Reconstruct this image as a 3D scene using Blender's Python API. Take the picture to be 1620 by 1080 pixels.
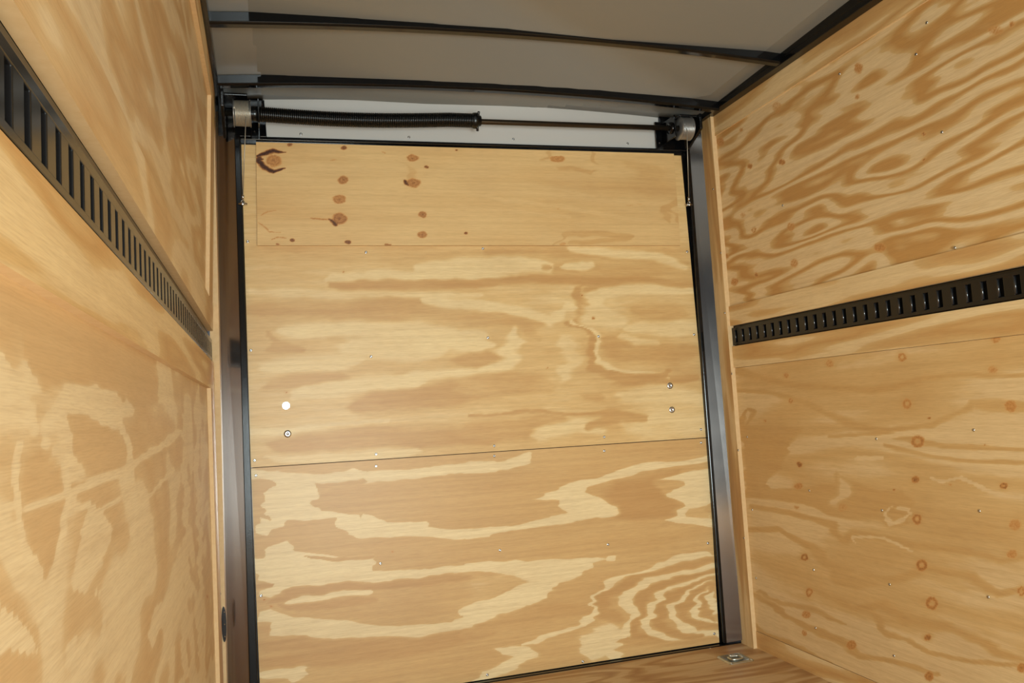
import bpy, bmesh, math
import numpy as np
from mathutils import Vector, Matrix

scn = bpy.context.scene
for o in list(bpy.data.objects):
    bpy.data.objects.remove(o)
COL = scn.collection

# ------------------------------------------------------------------ camera
YAW, PITCH, ROLL, FPX, CAMZ = 0.28984489960611426, 0.07911069775835684, -0.05991546815004859, 1313.232658, 1.00844
_f = np.array([math.sin(YAW)*math.cos(PITCH), math.cos(YAW)*math.cos(PITCH), math.sin(PITCH)])
_rt = np.array([math.cos(YAW), -math.sin(YAW), 0.0])
_up = np.cross(_rt, _f)
_r = math.cos(ROLL)*_rt + math.sin(ROLL)*_up
_u = -math.sin(ROLL)*_rt + math.cos(ROLL)*_up
cam = bpy.data.cameras.new('camera')
cam.sensor_width = 36.0
cam.lens = FPX/1620*36
cam.clip_start = 0.01
camo = bpy.data.objects.new('camera', cam)
COL.objects.link(camo)
M = Matrix.Identity(4)
for i in range(3):
    M[i][0] = _r[i]; M[i][1] = _u[i]; M[i][2] = -_f[i]
M[2][3] = CAMZ
camo.matrix_world = M
scn.camera = camo

# ------------------------------------------------------------------ world, lights, exposure
w = bpy.data.worlds.new('world'); scn.world = w; w.use_nodes = True
w.node_tree.nodes['Background'].inputs[0].default_value = (0.78, 0.86, 0.94, 1)
w.node_tree.nodes['Background'].inputs[1].default_value = 0.10
scn.view_settings.view_transform = 'Standard'
scn.view_settings.look = 'None'
scn.view_settings.exposure = 0.10
scn.view_settings.gamma = 1.0

def light(name, kind, loc, target, energy, color, **k):
    l = bpy.data.lights.new(name, kind); l.energy = energy; l.color = color
    for a, b in k.items(): setattr(l, a, b)
    o = bpy.data.objects.new(name, l); COL.objects.link(o); o.location = loc
    d = Vector(target) - Vector(loc)
    o.rotation_euler = d.to_track_quat('-Z', 'Y').to_euler()
    return o
# daylight through the open front doorway behind the photographer
light('doorway_daylight', 'AREA', (0.42, -1.45, 0.62), (1.7, 3.0, 1.0), 116, (0.86, 0.985, 1.0), shape='RECTANGLE', size=0.9, size_y=1.1)
# the flash on top of the camera
light('camera_flash', 'SPOT', (0.16, 0.0, 1.17), (1.25, 3.1, 1.15), 20, (0.88, 0.98, 1.0), spot_size=math.radians(62), spot_blend=0.75, shadow_soft_size=0.02)

# ------------------------------------------------------------------ picture <-> place
def ray(px, py):
    return _f + _r*(px-810)/FPX - _u*(py-540)/FPX
def at(px, py, axis, val):
    v = ray(px, py)
    t = (val - (CAMZ if axis == 2 else 0))/v[axis]
    p = v*t; p[2] += CAMZ
    return p
def px_of(P):
    Q = P - np.array([0, 0, CAMZ])
    z = Q @ _f
    z = np.where(z < 0.05, 0.05, z)
    return 810 + FPX*(Q @ _r)/z, 540 - FPX*(Q @ _u)/z

# ------------------------------------------------------------------ materials
def lin(c):
    return tuple((x/255/12.92 if x/255 <= 0.04045 else ((x/255+0.055)/1.055)**2.4) for x in c) + (1,)

class NT:
    def __init__(s, name):
        s.m = bpy.data.materials.new(name); s.m.use_nodes = True
        s.t = s.m.node_tree; s.n = s.t.nodes; s.b = s.n['Principled BSDF']
    def new(s, kind, **k):
        n = s.n.new(kind)
        for a, b in k.items(): setattr(n, a, b)
        return n
    def link(s, a, b): s.t.links.new(a, b)
    def val(s, sock, v):
        if hasattr(v, 'links') or isinstance(v, bpy.types.NodeSocket): s.link(v, sock)
        else: sock.default_value = v
    def math(s, op, a, b=0.0, c=None):
        n = s.new('ShaderNodeMath', operation=op)
        s.val(n.inputs[0], a); s.val(n.inputs[1], b)
        if c is not None: s.val(n.inputs[2], c)
        return n.outputs[0]
    def noise(s, vec, scale, loc=(0, 0, 0), detail=2.0, rough=0.5, dist=0.0):
        mp = s.new('ShaderNodeMapping'); s.link(vec, mp.inputs[0])
        mp.inputs['Scale'].default_value = scale; mp.inputs['Location'].default_value = loc
        n = s.new('ShaderNodeTexNoise'); s.link(mp.outputs[0], n.inputs['Vector'])
        n.inputs['Scale'].default_value = 1.0; n.inputs['Detail'].default_value = detail
        n.inputs['Roughness'].default_value = rough; n.inputs['Distortion'].default_value = dist
        return n.outputs['Fac']
    def mix(s, f, a, b, blend='MIX'):
        n = s.new('ShaderNodeMix', data_type='RGBA', blend_type=blend)
        s.val(n.inputs[0], f); s.val(n.inputs[6], a); s.val(n.inputs[7], b)
        return n.outputs[2]
    def mixf(s, f, a, b):
        n = s.new('ShaderNodeMix', data_type='FLOAT')
        s.val(n.inputs[0], f); s.val(n.inputs[2], a); s.val(n.inputs[3], b)
        return n.outputs[0]
    def ramp(s, f, stops):
        n = s.new('ShaderNodeValToRGB'); s.link(f, n.inputs[0])
        e = n.color_ramp.elements
        while len(e) < len(stops): e.new(0.5)
        for i, (p, c) in enumerate(stops):
            e[i].position = p; e[i].color = c
        return n.outputs[0]

def plywood(name, light_c, mid_c, dark_c, seed=0.0, base=(0.9, 4.5), rings=7.0, rag=0.35, use_attr=True, rough=0.42, contrast=1.0, soft=False):
    """flat-sawn pine veneer: contour bands of a stretched noise, ragged along the grain, with fine pores and knots"""
    t = NT(name)
    uv = t.new('ShaderNodeUVMap'); uv.uv_map = 'UVMap'; vec = uv.outputs[0]
    A = t.noise(vec, (base[0], base[1], 1), (seed, seed*1.7, seed*0.3), 2.2, 0.42, 0.25)
    P = t.math('PINGPONG', t.math('MULTIPLY', A, rings*2), 1.0)
    P = t.math('SMOOTH_MIN', P, 1.0, 0.1)
    B = t.noise(vec, (7, 55, 1), (seed+3, seed, 0), 3.0, 0.6)
    B2 = t.noise(vec, (3, 9, 1), (seed+9, seed, 0), 3.0, 0.55)
    if use_attr:
        at_ = t.new('ShaderNodeAttribute', attribute_name='grain')
        sep = t.new('ShaderNodeSeparateColor'); t.link(at_.outputs['Color'], sep.inputs[0])
        R, G, K = sep.outputs[0], sep.outputs[1], sep.outputs[2]
        V = t.mixf(G, P, R)
    else:
        V = P; K = None
    V = t.math('ADD', t.math('MULTIPLY', t.math('SUBTRACT', V, 0.5), contrast), 0.5)
    V = t.math('ADD', V, t.math('MULTIPLY', t.math('SUBTRACT', B, 0.5), rag))
    V = t.math('ADD', V, t.math('MULTIPLY', t.math('SUBTRACT', B2, 0.5), rag*1.1))
    L, Md, D = [(c[0]*1.0, min(1, c[1]*1.13), min(1, c[2]*1.30), 1) for c in (lin(light_c), lin(mid_c), lin(dark_c))]
    mixc = lambda a, b, f: tuple(a[i]*(1-f)+b[i]*f for i in range(3)) + (1,)
    col = t.ramp(V, [(0.0, L), (0.28, mixc(L, Md, 0.30)), (0.52, mixc(L, Md, 0.90)), (0.74, mixc(Md, D, 0.50)), (1.0, D)] if soft else [(0.0, L), (0.37, mixc(L, Md, 0.22)), (0.46, mixc(L, Md, 0.95)), (0.62, mixc(Md, D, 0.30)), (1.0, D)])
    # pores: very fine lines along the grain, and a slow mottling
    C = t.noise(vec, (22, 520, 1), (seed, 0, 0), 2.0, 0.6)
    col = t.mix(t.math('MULTIPLY', t.math('SUBTRACT', C, 0.42), 0.85), col, lin([x*0.80 for x in dark_c]), 'MIX')
    C2 = t.noise(vec, (1.6, 75, 1), (seed+31, 2, 0), 3.0, 0.6)
    col = t.mix(t.math('MULTIPLY', t.math('SUBTRACT', C2, 0.40), 0.75), col, lin([x*0.84 for x in dark_c]), 'MIX')
    S = t.noise(vec, (2.3, 3.1, 1), (seed+20, 4, 0), 4.0, 0.6)
    col = t.mix(t.math('MULTIPLY', t.math('SUBTRACT', S, 0.5), 0.6), col, lin((150, 112, 76)), 'MIX')
    if K is not None:
        kn = t.math('ADD', K, t.math('MULTIPLY', t.math('MULTIPLY', t.math('SUBTRACT', t.noise(vec, (160, 160, 1), (0, 0, 0), 3, 0.6), 0.5), 0.5), t.math('GREATER_THAN', K, 0.08)))
        kc = t.ramp(kn, [(0.0, lin((216, 168, 106))), (0.35, lin((194, 138, 78))), (0.62, lin((148, 96, 52))), (1.0, lin((62, 30, 16)))])
        mk = t.new('ShaderNodeMapRange'); t.link(kn, mk.inputs[0])
        mk.inputs[1].default_value = 0.06; mk.inputs[2].default_value = 0.34
        col = t.mix(mk.outputs[0], col, kc)
    t.link(col, t.b.inputs['Base Color'])
    t.b.inputs['Roughness'].default_value = rough
    t.b.inputs['Specular IOR Level'].default_value = 0.35
    bp = t.new('ShaderNodeBump'); bp.inputs['Strength'].default_value = 0.12; bp.inputs['Distance'].default_value = 0.0006
    t.link(C, bp.inputs['Height']); t.link(bp.outputs[0], t.b.inputs['Normal'])
    return t.m

def plain(name, c, rough=0.5, metal=0.0, spec=0.5, var=0.15, vs=30.0, bump=0.0, aniso=0.0, coat=0.0):
    t = NT(name)
    tc = t.new('ShaderNodeTexCoord')
    N = t.noise(tc.outputs['Object'], (vs, vs, vs), (1, 2, 3), 4.0, 0.6)
    col = t.mix(t.math('MULTIPLY', N, var), lin(c), lin([x*0.55 for x in c]))
    t.link(col, t.b.inputs['Base Color'])
    rr = t.math('ADD', t.math('MULTIPLY', t.math('SUBTRACT', N, 0.5), rough*0.4), rough)
    t.link(rr, t.b.inputs['Roughness'])
    t.b.inputs['Metallic'].default_value = metal
    t.b.inputs['Specular IOR Level'].default_value = spec
    t.b.inputs['Anisotropic'].default_value = aniso
    t.b.inputs['Coat Weight'].default_value = coat
    if bump:
        N2 = t.noise(tc.outputs['Object'], (vs*6, vs*6, vs*6), (0, 0, 0), 2, 0.5)
        bp = t.new('ShaderNodeBump'); bp.inputs['Strength'].default_value = bump; bp.inputs['Distance'].default_value = 0.001
        t.link(N2, bp.inputs['Height']); t.link(bp.outputs[0], t.b.inputs['Normal'])
    return t.m

M_DOOR_UP = plywood('door_plywood_upper', (236, 199, 140), (217, 170, 106), (196, 142, 82), 1.3, (0.7, 5), 3, 0.42, soft=True)
M_DOOR_LO = plywood('door_plywood_lower', (236, 200, 144), (214, 166, 104), (192, 138, 80), 4.1, (0.7, 5), 3, 0.22)
M_BOARD = plywood('header_board_plywood', (222, 177, 115), (214, 166, 104), (204, 152, 90), 7.7, (0.8, 6), 2.2, 0.35, soft=True)
M_RW_UP = plywood('right_wall_plywood_upper', (230, 192, 138), (216, 170, 108), (196, 140, 76), 2.6, (1.5, 6.5), 8.0, 0.50, contrast=1.5)
M_RW_LO = plywood('right_wall_plywood_lower', (228, 188, 132), (216, 170, 108), (200, 146, 82), 5.2, (0.55, 3.4), 4.0, 0.22)
M_LW_UP = plywood('left_wall_plywood_upper', (228, 194, 146), (216, 176, 122), (204, 156, 100), 8.8, (1.6, 6.5), 4.0, 0.30)
M_LW_LO = plywood('left_wall_plywood_lower', (232, 200, 152), (214, 174, 122), (202, 154, 100), 3.9, (2.2, 4.2), 4.2, 0.22)
M_STRIP = plywood('plywood_strip', (232, 194, 138), (216, 170, 108), (202, 148, 86), 6.4, (1.1, 9.0), 4.0, 0.25, use_attr=False)
M_STRIP2 = plywood('plywood_end_strip', (226, 184, 126), (210, 162, 100), (192, 138, 80), 9.4, (1.0, 12.0), 4.0, 0.25, use_attr=False)
M_FLOOR = plywood('floor_plywood', (216, 178, 128), (200, 156, 104), (176, 128, 80), 11.2, (1.0, 6.0), 9.0, 0.30, use_attr=False, rough=0.5)

def ply_edge_mat():
    t = NT('plywood_edge')
    tc = t.new('ShaderNodeTexCoord')
    N = t.noise(tc.outputs['Object'], (60, 60, 60), (0, 0, 0), 3, 0.6)
    col = t.mix(N, lin((220, 188, 140)), lin((202, 162, 112)))
    t.link(col, t.b.inputs['Base Color']); t.b.inputs['Roughness'].default_value = 0.7
    return t.m
M_EDGE = ply_edge_mat()
M_BLACK = plain('gloss_black_paint', (10, 10, 11), 0.13, 0, 0.35, 0.4, 14, 0.10)
M_TRACK = plain('satin_black_track', (22, 20, 19), 0.20, 0, 0.40, 0.3, 10, 0.03)
M_LIP = plain('gloss_black_glint_lip', (30, 32, 36), 0.16, 0.0, 1.0, 0.3, 120, 0.05)  # extra glossy so the added slot lips catch a glint
M_TRACKIN = plain('track_slot_shadow_black', (9, 9, 9), 0.6, 0, 0.3)
M_SPRING = plain('oiled_black_spring', (14, 14, 14), 0.28, 0.2, 0.6, 0.3, 40, 0.05)
M_ALU = plain('brushed_aluminium', (150, 143, 138), 0.14, 1.0, 0.5, 0.12, 6, 0.0)
M_CEIL = plain('grey_roof_sheet', (128, 124, 116), 0.30, 0.0, 0.5, 0.10, 1.2, 0.0)
M_WHITE = plain('white_header_sheet', (192, 188, 182), 0.35, 0, 0.4, 0.06, 3)
M_STEEL = plain('zinc_steel', (200, 202, 205), 0.22, 1.0, 0.5, 0.2, 90)
M_CHROME = plain('chrome_plate', (205, 208, 200), 0.34, 1.0, 0.5, 0.3, 60)
M_SHAFT = plain('oiled_steel_shaft', (78, 68, 56), 0.25, 0.8, 0.5, 0.4, 30)
M_CABLE = plain('wire_cable', (176, 168, 152), 0.4, 0.6, 0.5, 0.3, 300)
M_DRUM = plain('cast_aluminium_drum', (170, 168, 164), 0.35, 0.8, 0.5, 0.2, 60)
M_SHELL = plain('outer_shell_dark', (40, 38, 36), 0.8)
M_GAP = plain('dark_gap_brown', (70, 48, 30), 0.8)

# ------------------------------------------------------------------ objects
def tag(o, label=None, cat=None, group=None, kind=None):
    if label: o['label'] = label
    if cat: o['category'] = cat
    if group: o['group'] = group
    if kind: o['kind'] = kind
    return o
def empty(name, loc=(0, 0, 0), parent=None):
    o = bpy.data.objects.new(name, None); COL.objects.link(o); o.location = loc
    o.empty_display_size = 0.05
    if parent: o.parent = parent
    return o
def from_data(name, V, Fc, mats, parent=None, mi=None, uv=None, attr=None, smooth=False):
    me = bpy.data.meshes.new(name)
    me.from_pydata([tuple(map(float, v)) for v in V], [], Fc)
    for m in (mats if isinstance(mats, (list, tuple)) else [mats]): me.materials.append(m)
    if mi is not None: me.polygons.foreach_set('material_index', mi)
    if uv is not None:
        l = me.uv_layers.new(name='UVMap')
        idx = np.zeros(len(me.loops), dtype=np.int32); me.loops.foreach_get('vertex_index', idx)
        l.data.foreach_set('uv', np.asarray(uv, dtype=np.float32)[idx].ravel())
    if attr is not None:
        a = me.color_attributes.new('grain', 'FLOAT_COLOR', 'POINT')
        a.data.foreach_set('color', np.asarray(attr, dtype=np.float32).ravel())
    if smooth: me.polygons.foreach_set('use_smooth', [True]*len(me.polygons))
    me.update()
    o = bpy.data.objects.new(name, me); COL.objects.link(o)
    if parent:
        o.parent = parent
        o.matrix_parent_inverse = Matrix.Translation(-Vector(parent.location))
    return o

class MB:
    def __init__(s): s.v = []; s.f = []; s.m = []; s.sm = []; s.uv = []
    def add(s, V, Fc, mi=0, smooth=False, uv=None):
        k = len(s.v); s.v += [tuple(map(float, p)) for p in V]
        s.f += [tuple(i+k for i in f) for f in Fc]; s.m += [mi]*len(Fc); s.sm += [smooth]*len(Fc)
        s.uv += ([tuple(q) for q in uv] if uv is not None else [(0, 0)]*len(V))
    def box(s, x0, x1, y0, y1, z0, z1, mi=0):
        V = [(x, y, z) for x in (x0, x1) for y in (y0, y1) for z in (z0, z1)]
        s.add(V, [(0, 1, 3, 2), (4, 6, 7, 5), (0, 4, 5, 1), (2, 3, 7, 6), (0, 2, 6, 4), (1, 5, 7, 3)], mi)
    def hexa(s, front, back, mi=0):
        """front and back: four corners each in the same order"""
        V = list(front) + list(back)
        s.add(V, [(0, 1, 2, 3), (7, 6, 5, 4), (0, 4, 5, 1), (1, 5, 6, 2), (2, 6, 7, 3), (3, 7, 4, 0)], mi)
    def tube(s, pts, r, n=14, mi=0, caps=True, smooth=True):
        pts = [Vector(p) for p in pts]; rs = r if isinstance(r, (list, tuple)) else [r]*len(pts)
        V = []; Fc = []; ref = None
        for i, p in enumerate(pts):
            d = (pts[min(i+1, len(pts)-1)] - pts[max(i-1, 0)]).normalized()
            if ref is None: ref = d.orthogonal().normalized()
            ref = (ref - d*ref.dot(d)).normalized(); b = d.cross(ref)
            for k in range(n):
                a = 2*math.pi*k/n
                V.append(p + (ref*math.cos(a) + b*math.sin(a))*rs[i])
        for i in range(len(pts)-1):
            for k in range(n):
                Fc.append((i*n+k, i*n+(k+1) % n, (i+1)*n+(k+1) % n, (i+1)*n+k))
        s.add(V, Fc, mi, smooth)
        if caps:
            s.f += [tuple(len(s.v)-len(V)+k for k in range(n))[::-1], tuple(len(s.v)-n+k for k in range(n))]
            s.m += [mi, mi]; s.sm += [False, False]
    def lathe(s, c, axis, prof, n=32, mi=0):
        """prof: (distance along the axis, radius)"""
        ax = Vector(axis).normalized(); e = ax.orthogonal().normalized(); g = ax.cross(e); V = []; Fc = []
        for (h, r) in prof:
            for k in range(n):
                a = 2*math.pi*k/n; V.append(Vector(c) + ax*h + (e*math.cos(a)+g*math.sin(a))*max(r, 1e-5))
        for i in range(len(prof)-1):
            for k in range(n): Fc.append((i*n+k, i*n+(k+1) % n, (i+1)*n+(k+1) % n, (i+1)*n+k))
        s.add(V, Fc, mi, True)
    def build(s, name, mats, parent=None, bevel=0, seg=2, angle=False):
        o = from_data(name, s.v, s.f, mats, parent, s.m, s.uv)
        o.data.polygons.foreach_set('use_smooth', s.sm)
        bm = bmesh.new(); bm.from_mesh(o.data); bmesh.ops.recalc_face_normals(bm, faces=bm.faces); bm.to_mesh(o.data); bm.free()
        if bevel:
            b = o.modifiers.new('bevel', 'BEVEL'); b.width = bevel; b.segments = seg; b.limit_method = 'ANGLE'; b.angle_limit = math.radians(40)
        return o

# ------------------------------------------------------------------ veneer figure, drawn on each sheet
def seg_d(X, Y, a, b):
    dx, dy = b[0]-a[0], b[1]-a[1]; L = dx*dx+dy*dy+1e-9
    t = np.clip(((X-a[0])*dx+(Y-a[1])*dy)/L, 0, 1)
    return np.hypot(X-a[0]-t*dx, Y-a[1]-t*dy), t
def sm(x): x = np.clip(x, 0, 1); return x*x*(3-2*x)
_rng = np.random.RandomState(5)
_tab = _rng.rand(256, 256)
def vnoise(x, y):
    xi = np.floor(x).astype(int); yi = np.floor(y).astype(int); fx = sm(x-xi); fy = sm(y-yi)
    g = lambda a, b: _tab[a % 256, b % 256]
    return (g(xi, yi)*(1-fx)+g(xi+1, yi)*fx)*(1-fy)+(g(xi, yi+1)*(1-fx)+g(xi+1, yi+1)*fx)*fy-0.5
WARP = 1.0
def warp(X, Y):
    dx = 26*vnoise(X/70, Y/15)+12*vnoise(X/26+9, Y/6.5)+5*vnoise(X/10, Y/3+40)
    dy = 7*vnoise(X/60+50, Y/30)+3.2*vnoise(X/22+7, Y/12)+1.2*vnoise(X/8, Y/6)
    return X+dx*WARP, Y+dy*WARP
def figure(X, Y, items, base=0.55, weight=0.0):
    X0, Y0 = X, Y
    X, Y = warp(X0, Y0)
    R = np.full(X.shape, base); G = np.full(X.shape, weight); K = np.zeros(X.shape)
    for it in items:
        if it[0] in 'KD': X, Y = X0+2.5*vnoise(X0/6, Y0/4), Y0+2.0*vnoise(X0/7+30, Y0/5)
        else: X, Y = warp(X0, Y0)
        if it[0] == 'S':       # stroke: value, half width, points, [softness]
            _, v, wd, pts = it[:4]; best = np.full(X.shape, 1e9)
            n = len(pts)-1
            for i in range(n):
                d, t = seg_d(X, Y, pts[i], pts[i+1]); q = (i+t)/n
                ww = wd*(0.35+0.65*np.sin(np.pi*np.clip(q*0.9+0.05, 0, 1))**0.5) if len(it) < 5 else wd
                best = np.minimum(best, d/ww)
            m = sm(1.55-best*1.05)
            R = R*(1-m)+v*m; G = np.maximum(G, m)
        elif it[0] == 'P':     # polygon
            _, v, soft, pts = it[:4]
            inside = np.zeros(X.shape, bool); dm = np.full(X.shape, 1e9)
            for i in range(len(pts)):
                a, b = pts[i], pts[(i+1) % len(pts)]
                d, _t = seg_d(X, Y, a, b); dm = np.minimum(dm, d)
                c = (a[1] > Y) != (b[1] > Y)
                xi = (b[0]-a[0])*(Y-a[1])/(b[1]-a[1]+1e-9)+a[0]
                inside ^= c & (X < xi)
            sd = np.where(inside, dm, -dm); m = sm(0.5+sd/(2*soft))
            R = R*(1-m)+v*m; G = np.maximum(G, m)
        elif it[0] == 'K':     # knot: x, y, rx, ry, strength
            _, x, y, rx, ry, s = it[:6]
            d = np.hypot((X-x)/rx, (Y-y)/ry)
            if len(it) > 6: prof = s*np.clip(1.25-np.abs(d-0.75)*2.2, 0.25, 1)*(d < 1.15)
            else: prof = s*(0.86+0.14*np.cos(d*7))*sm((1.35-d)/0.75)
            K = np.maximum(K, prof)
            h = sm(1-(d-0.8)/1.6)*0.35
            R = R+h*(0.75-R); G = np.maximum(G, h)
        elif it[0] == 'D':     # dark pitch streak
            _, s, wd, pts = it; L_ = len(pts)-1
            for i in range(len(pts)-1):
                d, t = seg_d(X, Y, pts[i], pts[i+1]); tt = (i+t)/L_; K = np.maximum(K, s*sm(1.4-d/(wd*(0.25+0.9*np.sin(np.pi*np.clip(tt*0.92+0.12, 0, 1))))))
    return np.stack([np.clip(R, 0, 1), np.clip(G, 0, 1), np.clip(K, 0, 1), np.ones(X.shape)], -1)

def sheet(name, fn, us, vs, thick, mat, parent, items=None, base=0.55, weight=0.0, uvscale=(1, 1)):
    """fn(U,V)->(P, n): grid sheet with its figure; thick goes against n"""
    U, Vv = np.meshgrid(us, vs, indexing='ij')
    P, nrm = fn(U, Vv)
    nu, nv = len(us), len(vs)
    Pf = P.reshape(-1, 3)
    X, Y = px_of(Pf)
    attr = figure(X, Y, items or [], base, weight) if items is not None else None
    idx = np.arange(nu*nv).reshape(nu, nv)
    q = np.stack([idx[:-1, :-1], idx[1:, :-1], idx[1:, 1:], idx[:-1, 1:]], -1).reshape(-1, 4)
    e1 = P[1, 0]-P[0, 0]; e2 = P[0, 1]-P[0, 0]
    if np.dot(np.cross(e1, e2), nrm) < 0: q = q[:, ::-1]
    loop = list(idx[:, 0]) + list(idx[-1, 1:]) + list(idx[-2::-1, -1]) + list(idx[0, -2:0:-1])
    n0 = len(Pf); back = Pf[loop] - np.array(nrm)*thick; m = len(loop)
    faces = q.tolist()
    sk = [(loop[i], loop[(i+1) % m], n0+(i+1) % m, n0+i) for i in range(m)]
    faces += sk + [tuple(n0+i for i in range(m))]
    # uv in metres along / across the sheet
    uv = np.stack([U.ravel()*uvscale[0], Vv.ravel()*uvscale[1]], -1)
    uv = np.concatenate([uv, uv[loop]])
    Vall = np.concatenate([Pf, back])
    if attr is not None: attr = np.concatenate([attr, attr[loop]])
    mi = [0]*len(q)+[1]*(m+1)
    o = from_data(name, Vall, faces, [mat, M_EDGE], parent, mi, uv, attr)
    bm = bmesh.new(); bm.from_mesh(o.data)
    bmesh.ops.recalc_face_normals(bm, faces=[f for f in bm.faces]); bm.to_mesh(o.data); bm.free()
    return o

def lin_range(a, b, step): return np.linspace(a, b, max(2, int(round(abs(b-a)/step))+1))

def quad_fn(c00, c10, c11, c01, nrm):
    c = [np.array(x) for x in (c00, c10, c11, c01)]
    W = np.linalg.norm(c[1]-c[0]); H = np.linalg.norm(c[3]-c[0])
    def fn(U, V):
        s = (U/W)[..., None]; t = (V/H)[..., None]
        return c[0]*(1-s)*(1-t)+c[1]*s*(1-t)+c[2]*s*t+c[3]*(1-s)*t, np.array(nrm, float)
    return fn, W, H

def flat_screws(pts, place, axis_vec, r, parent, mat, name='screw', dome=0.35, recess=False):
    for p in pts:
        c = Vector(place(*p)); mb = MB(); a = Vector(axis_vec)
        h = r*dome
        if recess == p: 
            mb.lathe(c - a*0.001, a, [(0, r), (0.003, r*0.97)], 24); mb.lathe(c - a*0.001, a, [(0.003, r*0.97), (0.003, 0)], 24)
        else: mb.lathe(c - a*0.001, a, [(0, r), (h*0.55+0.001, r*0.96), (h*0.9+0.001, r*0.6), (h+0.001, r*0.34), (h*0.6+0.001, r*0.26), (h*0.55+0.001, 0)], 16)
        mb.build(name, mat, parent)

# ================================================================== THE DOOR WALL
YD = 3.10       # inner face of the ramp door's plywood
YFR = 3.08      # face of the black door frame
def dp(px, py, y=YD): return at(px, py, 1, y)
SX = 3.0
def c3(ox, oy, s, pts): return [(ox+x/s, oy+y/s) for x, y in pts]
A1 = lambda *p: c3(360, 380, 3, p)      # zoomed quarter views of the door
A2 = lambda *p: c3(740, 380, 3, p)
A3 = lambda *p: c3(360, 720, 3, p)
A4 = lambda *p: c3(740, 720, 3, p)

up_items = [
 ('S', .62, 26, [(400, 400), (760, 402), (1090, 398)]),
 ('S', .55, 10, [(400, 415), (520, 418), (600, 425)]),
 ('S', .20, 10, A1((480, 178), (800, 175), (1260, 168))),
 ('S', .18, 13, A2((-250, 130), (0, 125), (240, 115), (390, 128))),
 ('S', .70, 5, A2((330, 128), (385, 128))),
 ('S', .75, 10, A2((100, 55), (400, 45), (700, 75), (1050, 110))),
 ('S', .22, 8, A2((500, 35), (700, 60), (900, 85), (1060, 125))),
 ('S', .70, 18, A2((430, 150), (640, 160), (900, 165), (1060, 170))),
 ('S', .10, 6.5, A2((470, 118), (540, 122), (610, 116))),
 ('S', .92, 8, A1((480, 210), (800, 208), (1260, 202))),
 ('S', .92, 8, A2((0, 200), (330, 182), (560, 195), (800, 195), (1060, 212))),
 ('S', .30, 7, A1((100, 240), (400, 255), (900, 262), (1200, 260))),
 ('S', .72, 15, A1((80, 330), (500, 325), (930, 330), (1260, 372))),
 ('S', .70, 12, A2((0, 355), (180, 372), (330, 400), (330, 450))),
 ('S', .15, 9, A1((940, 290), (1260, 310))),
 ('S', .15, 8, A2((0, 290), (160, 318), (250, 340), (400, 392), (450, 370), (475, 320), (530, 325))),
 ('S', .20, 14, A1((270, 430), (600, 420), (900, 430), (1200, 450))),
 ('S', .80, 8, A1((205, 440), (215, 500), (350, 515))),
 ('S', .22, 22, A1((560, 500), (800, 510), (1000, 510))),
 ('S', .25, 14, A1((150, 600), (400, 585), (600, 575))),
 ('S', .82, 9, A1((1090, 572), (1160, 570), (1260, 545))),
 ('S', .80, 10, A2((0, 560), (60, 550), (120, 580))),
 ('S', .12, 14, A2((60, 630), (170, 590), (200, 510), (230, 440))),
 ('S', .15, 14, A2((-250, 470), (-60, 480), (100, 500))),
 ('S', .15, 12, A2((-300, 640), (-100, 655), (90, 640))),
 ('S', .30, 15, A2((440, 480), (500, 560), (470, 640))),
 ('S', .85, 22, A1((600, 790), (900, 745), (1260, 700))),
 ('S', .70, 20, A2((0, 690), (200, 680), (380, 700))),
 ('S', .75, 14, A1((200, 690), (400, 665), (540, 650))),
 ('S', .18, 13, A1((330, 740), (560, 690), (900, 665))),
 ('S', .12, 5, A1((100, 915), (330, 905), (520, 885), (760, 862))),
 ('S', .22, 3.5, A2((0, 828), (300, 812), (560, 822))),
 ('S', .88, 3, A2((0, 835), (300, 808), (600, 820), (860, 822)), 0),
 ('S', .82, 20, A1((240, 975), (700, 930), (1260, 930))),
 ('S', .78, 18, A2((0, 900), (250, 880), (450, 850))),
 ('S', .25, 9, A1((190, 1040), (600, 1040), (900, 1000))),
 ('S', .25, 12, A2((330, 930), (520, 870), (620, 900))),
 ('S', .30, 22, A2((740, 880), (900, 840), (1100, 870))),
 ('S', .30, 18, A2((760, 740), (950, 730), (1100, 760))),
 ('S', .80, 9, A2((580, 880), (700, 830), (820, 840))),
 ('S', .95, 9, A2((520, 225), (555, 300), (560, 380), (530, 400))),
 ('S', .88, 8, A2((500, 400), (560, 440), (575, 520), (620, 600), (700, 655), (800, 672), (920, 665), (1080, 650))),
 ('S', .88, 8, A2((560, 232), (700, 200), (1060, 210))),
 ('S', .22, 9, A2((600, 300), (640, 245), (800, 228), (1060, 235))),
 ('S', .25, 18, A2((610, 270), (600, 370), (700, 390))),
 ('S', .28, 13, A2((750, 420), (900, 415), (1070, 420))),
 ('S', .72, 17, A2((780, 330), (900, 335), (1010, 345))),
 ('S', .75, 20, A2((650, 480), (760, 530), (950, 540), (1080, 520))),
 ('S', .35, 6, A2((700, 450), (800, 490), (930, 490))),
 ('S', .15, 4.5, A2((520, 390), (590, 450), (600, 520), (640, 580), (740, 625), (930, 645))),
 ('S', .85, 4, A2((700, 625), (800, 650), (900, 645), (935, 632), (920, 622))),
 ('S', .72, 6, A2((535, 745), (650, 745)), 0),
 ('K', 543.5, 429.6, 1.6, 1.6, .5), ('K', 921, 467, 2, 1.6, .8), ('K', 939, 503, 2, 1.6, .6), ('K', 452, 619.6, 1.8, 1.5, .6), ('K', 866, 583, 1.6, 1.5, .6),
]
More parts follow.
